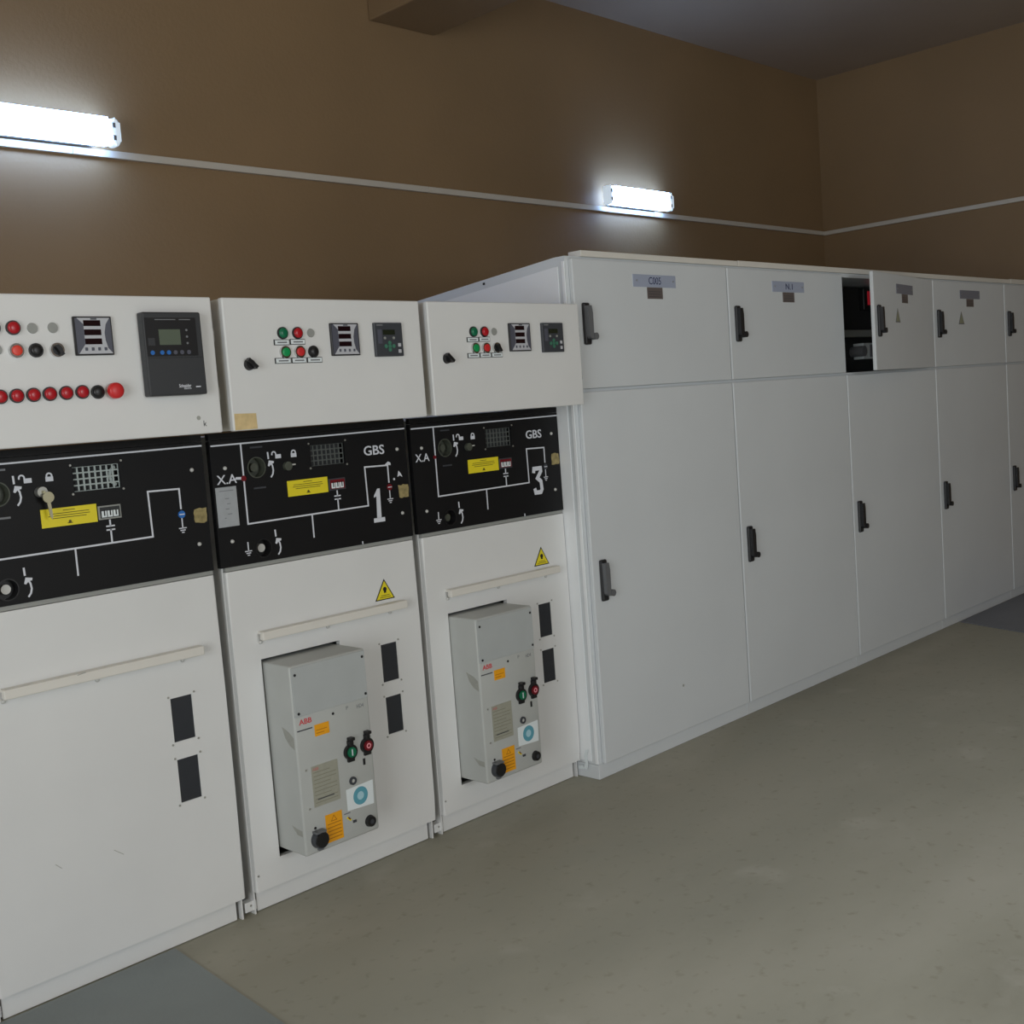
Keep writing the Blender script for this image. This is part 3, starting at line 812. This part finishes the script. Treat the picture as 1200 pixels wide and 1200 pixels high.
for c in range(5):
    X = CX0 + CP * c
    T = thing('tall_cabinet', (X, YD, 0), cab_labels[c], 'cabinet', 'tall white cabinets along the wall')
    a, b = X - .012 if c == 0 else X + .0, X + CP
    bm = B()
    yf, yk = -.088, .90
    t = .02
    zk = 1.912
    for (u, v) in ((a, a + t), (b - t, b - .001)): yzprism(bm, [(yf, .0595), (yk, .0595), (yk, zk), (-.035, 1.994), (yf, 1.994)], u, v)
    bx(bm, a + t, b - t, yk - t, yk, .0595, zk - .02)
    yzprism(bm, [(yf, 1.974), (-.035, 1.974), (yk, zk - .02), (yk, zk), (-.035, 1.994), (yf, 1.994)], a + t, b - t)
    bx(bm, a + t, b - t, yf, yk - t, .0595, .08); bx(bm, a + t, b - t, yf, yk - t, 1.480, 1.500)
    put('body', bm, CABW, T)
    put('plinth', box(a, b - .002, yf + .002, yk, .001, .058, bev=.002), CABW, T)
    put('mounting_plate', box(a + .03, b - .03, .10, .104, 1.51, 1.955), DARK, T)
    if c == 0:
        put('corner_post', box(a - .003, a + .0005, yf + .003, yf + .016, .062, 1.975, bev=.001), SIDELIT, T)
        sp = put('side_panel', yzprism(B(), [(-.052, .070), (yk, .070), (yk, zk - .035), (-.035, 1.958), (-.052, 1.958)], a - .003, a + .001), SIDELIT, T)
        put('screw_hole', box(a - .0036, a - .0008, .336, .346, 1.941, 1.950), INK, T)
    dx0, dx1 = X + .005, X + CP - .004
    # lower door
    D = put('lower_door', box(dx0, dx1, YD, YD + .0185, ZB + .004, ZM - .006, bev=.004), CABW, T)
    swing_handle(D, X + .042, .690, .850, YD, HANDLEG if c == 0 else HANDLE)
    # upper door, hinged on its right edge
    U = put('upper_door', box(dx0, dx1, YD, YD + .0185, ZM + .006, ZT, bev=.004), CABW, T, org=(dx1, YD + .0185, ZM))
    swing_handle(U, X + .042, 1.664, 1.820, YD, HANDLEG if c == 0 else HANDLE)
    if c < 4:
        n0, n1 = X + .362, X + .642
        npz0, npz1 = 1.887, 1.936
        N = put('nameplate', box(n0, n1, YD - .002, YD, npz0, npz1, bev=.0006), NAMEP if c < 2 else NAMEREFL, U)
        put('small_plate', box(n0 + .088, n0 + .188, YD - .002, YD, 1.841, npz0 - .001), BROWNP, U)
        for sx in (n0 + .022, n1 - .018): inst('rivet', SCREWS, U, (sx, YD - .002, 1.912))
        if c == 0: put('lettering', text('C005', n0 + .100, n0 + .180, 1.898, 1.927, YD - .002, .0006), NAVY, U)
        if c == 1: put('lettering', text('N.1', n0 + .115, n0 + .175, 1.899, 1.926, YD - .002, .0006), NAVY, U)
        bm = B()
        for k in range(3): bx(bm, n0 + .096, n0 + .176, YD - .0024, YD - .002, 1.8485 + .010 * k, 1.8505 + .010 * k)
        put('plate_print', bm, GREYD, U)
    if c in (2, 3): warning_tri(U, X + .372, 1.739, YD, .080, .074)
    if c == 0: put('rust_spot', cyl(B(), X + .530, .252, .006, YD - .0004, YD, 10), SCUFF, D)
    if c == 2:
        U.rotation_euler = (0, 0, math.radians(8.6))
        # devices inside the open compartment
        ym = .10
        DM = put('digital_meter', box(X + .56, X + .70, ym - .03, ym, 1.835, 1.950, bev=.003), RUB, T)
        put('red_display', box(X + .600, X + .690, ym - .0315, ym - .03, 1.862, 1.936), REDLED, DM)
        put('cable_duct', box(X + .05, X + .90, ym - .05, ym, 1.690, 1.726, bev=.002), GREYL, T)
        BR = put('breaker_switch', box(X + .47, X + .80, ym - .06, ym, 1.570, 1.655, bev=.004), STICK, T)
        put('breaker_face', box(X + .535, X + .80, ym - .066, ym - .06, 1.580, 1.645, bev=.002), GREYP, BR)
        put('breaker_toggle', cyl(B(), X + .455, 1.612, .028, ym - .075, ym - .0, 18), GREYP, BR)
# loose cover strips lying along the top front edge
for (a, b, dz, lab) in ((1.583, 2.634, 0.0, 'thin white cover strip on top of the C005 cabinet, set back from the corner'),
                        (2.640, 5.72, 0.002, 'long thin white cover strip along the tops of the middle cabinets'),
                        (5.724, 6.60, 0.006, 'short thin white cover strip on top of the far right cabinet')):
    o = put('cover_strip', box(a, b, YD + .004, -.040, 1.995 - .002, 2.016 + dz, bev=.002), CREAM, org=(a, 0, 1.995))
    tag(o, lab, 'cover strip', 'cover strips on the tall cabinets')

# torn strip of tape hanging at the foot of the first tall cabinet
bm = yzprism(B(), [(-.045, .118), (-.031, .114), (-.020, .088), (-.027, .062), (-.016, .040), (-.034, .036), (-.040, .062), (-.033, .086)], 1.4955, 1.4980)
yzprism(bm, [(-.014, .052), (.006, .046), (.010, .034), (-.018, .038)], 1.4930, 1.4956)
tag(put('tape_strip', bm, STICK, org=(1.492, -.04, .04)), 'torn white tape strip peeling at the foot of the first tall cabinet', 'tape')

# ------------------------------------------------------------------ wall lamps
def wall_lamp(xa, xb, label):
    z0, z1 = 2.673, 2.790
    zc = (z0 + z1) / 2
    T = thing('wall_lamp', ((xa + xb) / 2, YW, z0), label, 'lamp', 'tube lamps on the brown wall')
    put('housing', box(xa + .085, xb - .085, YW - .060, YW, z0 + .006, z1 - .006, bev=.012, seg=3), HOUS, T, smooth=True)
    # diffuser: rounded bar
    def capsule(x0, x1, y0, y1, za, zb, rx, n=6):
        bm = B(); pts = []
        for (cx, cz, a0) in ((x1 - rx, zb - rx, 0), (x0 + rx, zb - rx, 90), (x0 + rx, za + rx, 180), (x1 - rx, za + rx, 270)):
            for k in range(n + 1):
                a = math.radians(a0 + 90 * k / n); pts.append((cx + rx * math.cos(a), cz + rx * math.sin(a)))
        prism(bm, pts, y0, y1)
        es = [e for e in bm.edges if abs(e.verts[0].co.y - y0) < 1e-6 and abs(e.verts[1].co.y - y0) < 1e-6]
        bmesh.ops.bevel(bm, geom=es, offset=.016, segments=3, affect='EDGES', profile=.5)
        return bm
    put('diffuser', capsule(xa + .045, xb - .045, YW - .110, YW - .058, z0 + .003, z1 - .003, .010), TUBE, T, smooth=True)
    for s, (u, v) in (( -1, (xa, xa + .0445)), (1, (xb - .0445, xb))):
        E_ = put('end_cover', capsule(u, v, YW - .105, YW - .058, z0, z1, .020), ENDC, T, smooth=True)
        for zz in (zc - .026, zc + .026):
            put('tube_socket', box((u + v) / 2 - .006 - s * .006, (u + v) / 2 + .006 - s * .006, YW - .108, YW - .103, zz - .010, zz + .010), GREYP, E_)
    return T
wall_lamp(.055, .735, 'glowing white tube lamp at the upper left edge of the photo')
wall_lamp(3.985, 4.665, 'glowing white tube lamp on the wall above the tall cabinets')

# ------------------------------------------------------------------ surface trunking along the walls
T = thing('cable_trunking', (0, YW, 2.642), 'thin white cable trunking running along the back wall under the lamps', 'trunking')
xs = [XL + .01, -3.2, -1.4, .5555, 2.55, 4.55, XW - .026]
for a, b in zip(xs, xs[1:]):
    put('trunking_length', box(a + .001, b - .001, YW - .022, YW, 2.641, 2.672, bev=.002), TRUNK, T)
T = thing('cable_trunking', (XW, 0, 2.642), 'thin white cable trunking running along the right end wall', 'trunking')
ys = [YW - .001, .0, -2.0, -4.0, YF + .01]
for a, b in zip(ys, ys[1:]):
    put('trunking_length', box(XW - .022, XW, b + .001, a - .001, 2.641, 2.672, bev=.002), TRUNK, T)

# ------------------------------------------------------------------ floor plates in front of the cabinets
bm = B()
pts = [(-2.6, .012), (-.247, .012), (-.29, -.60), (-.33, -1.3), (-2.6, -1.3)]
f = [bm.verts.new((p[0], p[1], .001)) for p in pts]; k = [bm.verts.new((p[0], p[1], .005)) for p in pts]
bm.faces.new(k[::-1]); bm.faces.new(f)
for q in range(5): bm.faces.new((f[q], f[(q + 1) % 5], k[(q + 1) % 5], k[q]))
tag(put('floor_plate', bm, PLATEG, org=(-1.4, -.6, .001)), 'grey painted floor plate at the foot of the leftmost panel', 'floor plate', 'floor plates in front of the cabinets')
bm = B()
pts = [(4.80, -.095), (6.60, -.095), (6.60, -1.3), (4.45, -1.3), (4.66, -.50)]
f = [bm.verts.new((p[0], p[1], .001)) for p in pts]; k = [bm.verts.new((p[0], p[1], .005)) for p in pts]
bm.faces.new(k[::-1]); bm.faces.new(f)
for q in range(5): bm.faces.new((f[q], f[(q + 1) % 5], k[(q + 1) % 5], k[q]))
tag(put('floor_plate', bm, PLATED, org=(5.6, -.6, .001)), 'dark grey floor plate at the foot of the far right cabinets', 'floor plate', 'floor plates in front of the cabinets')
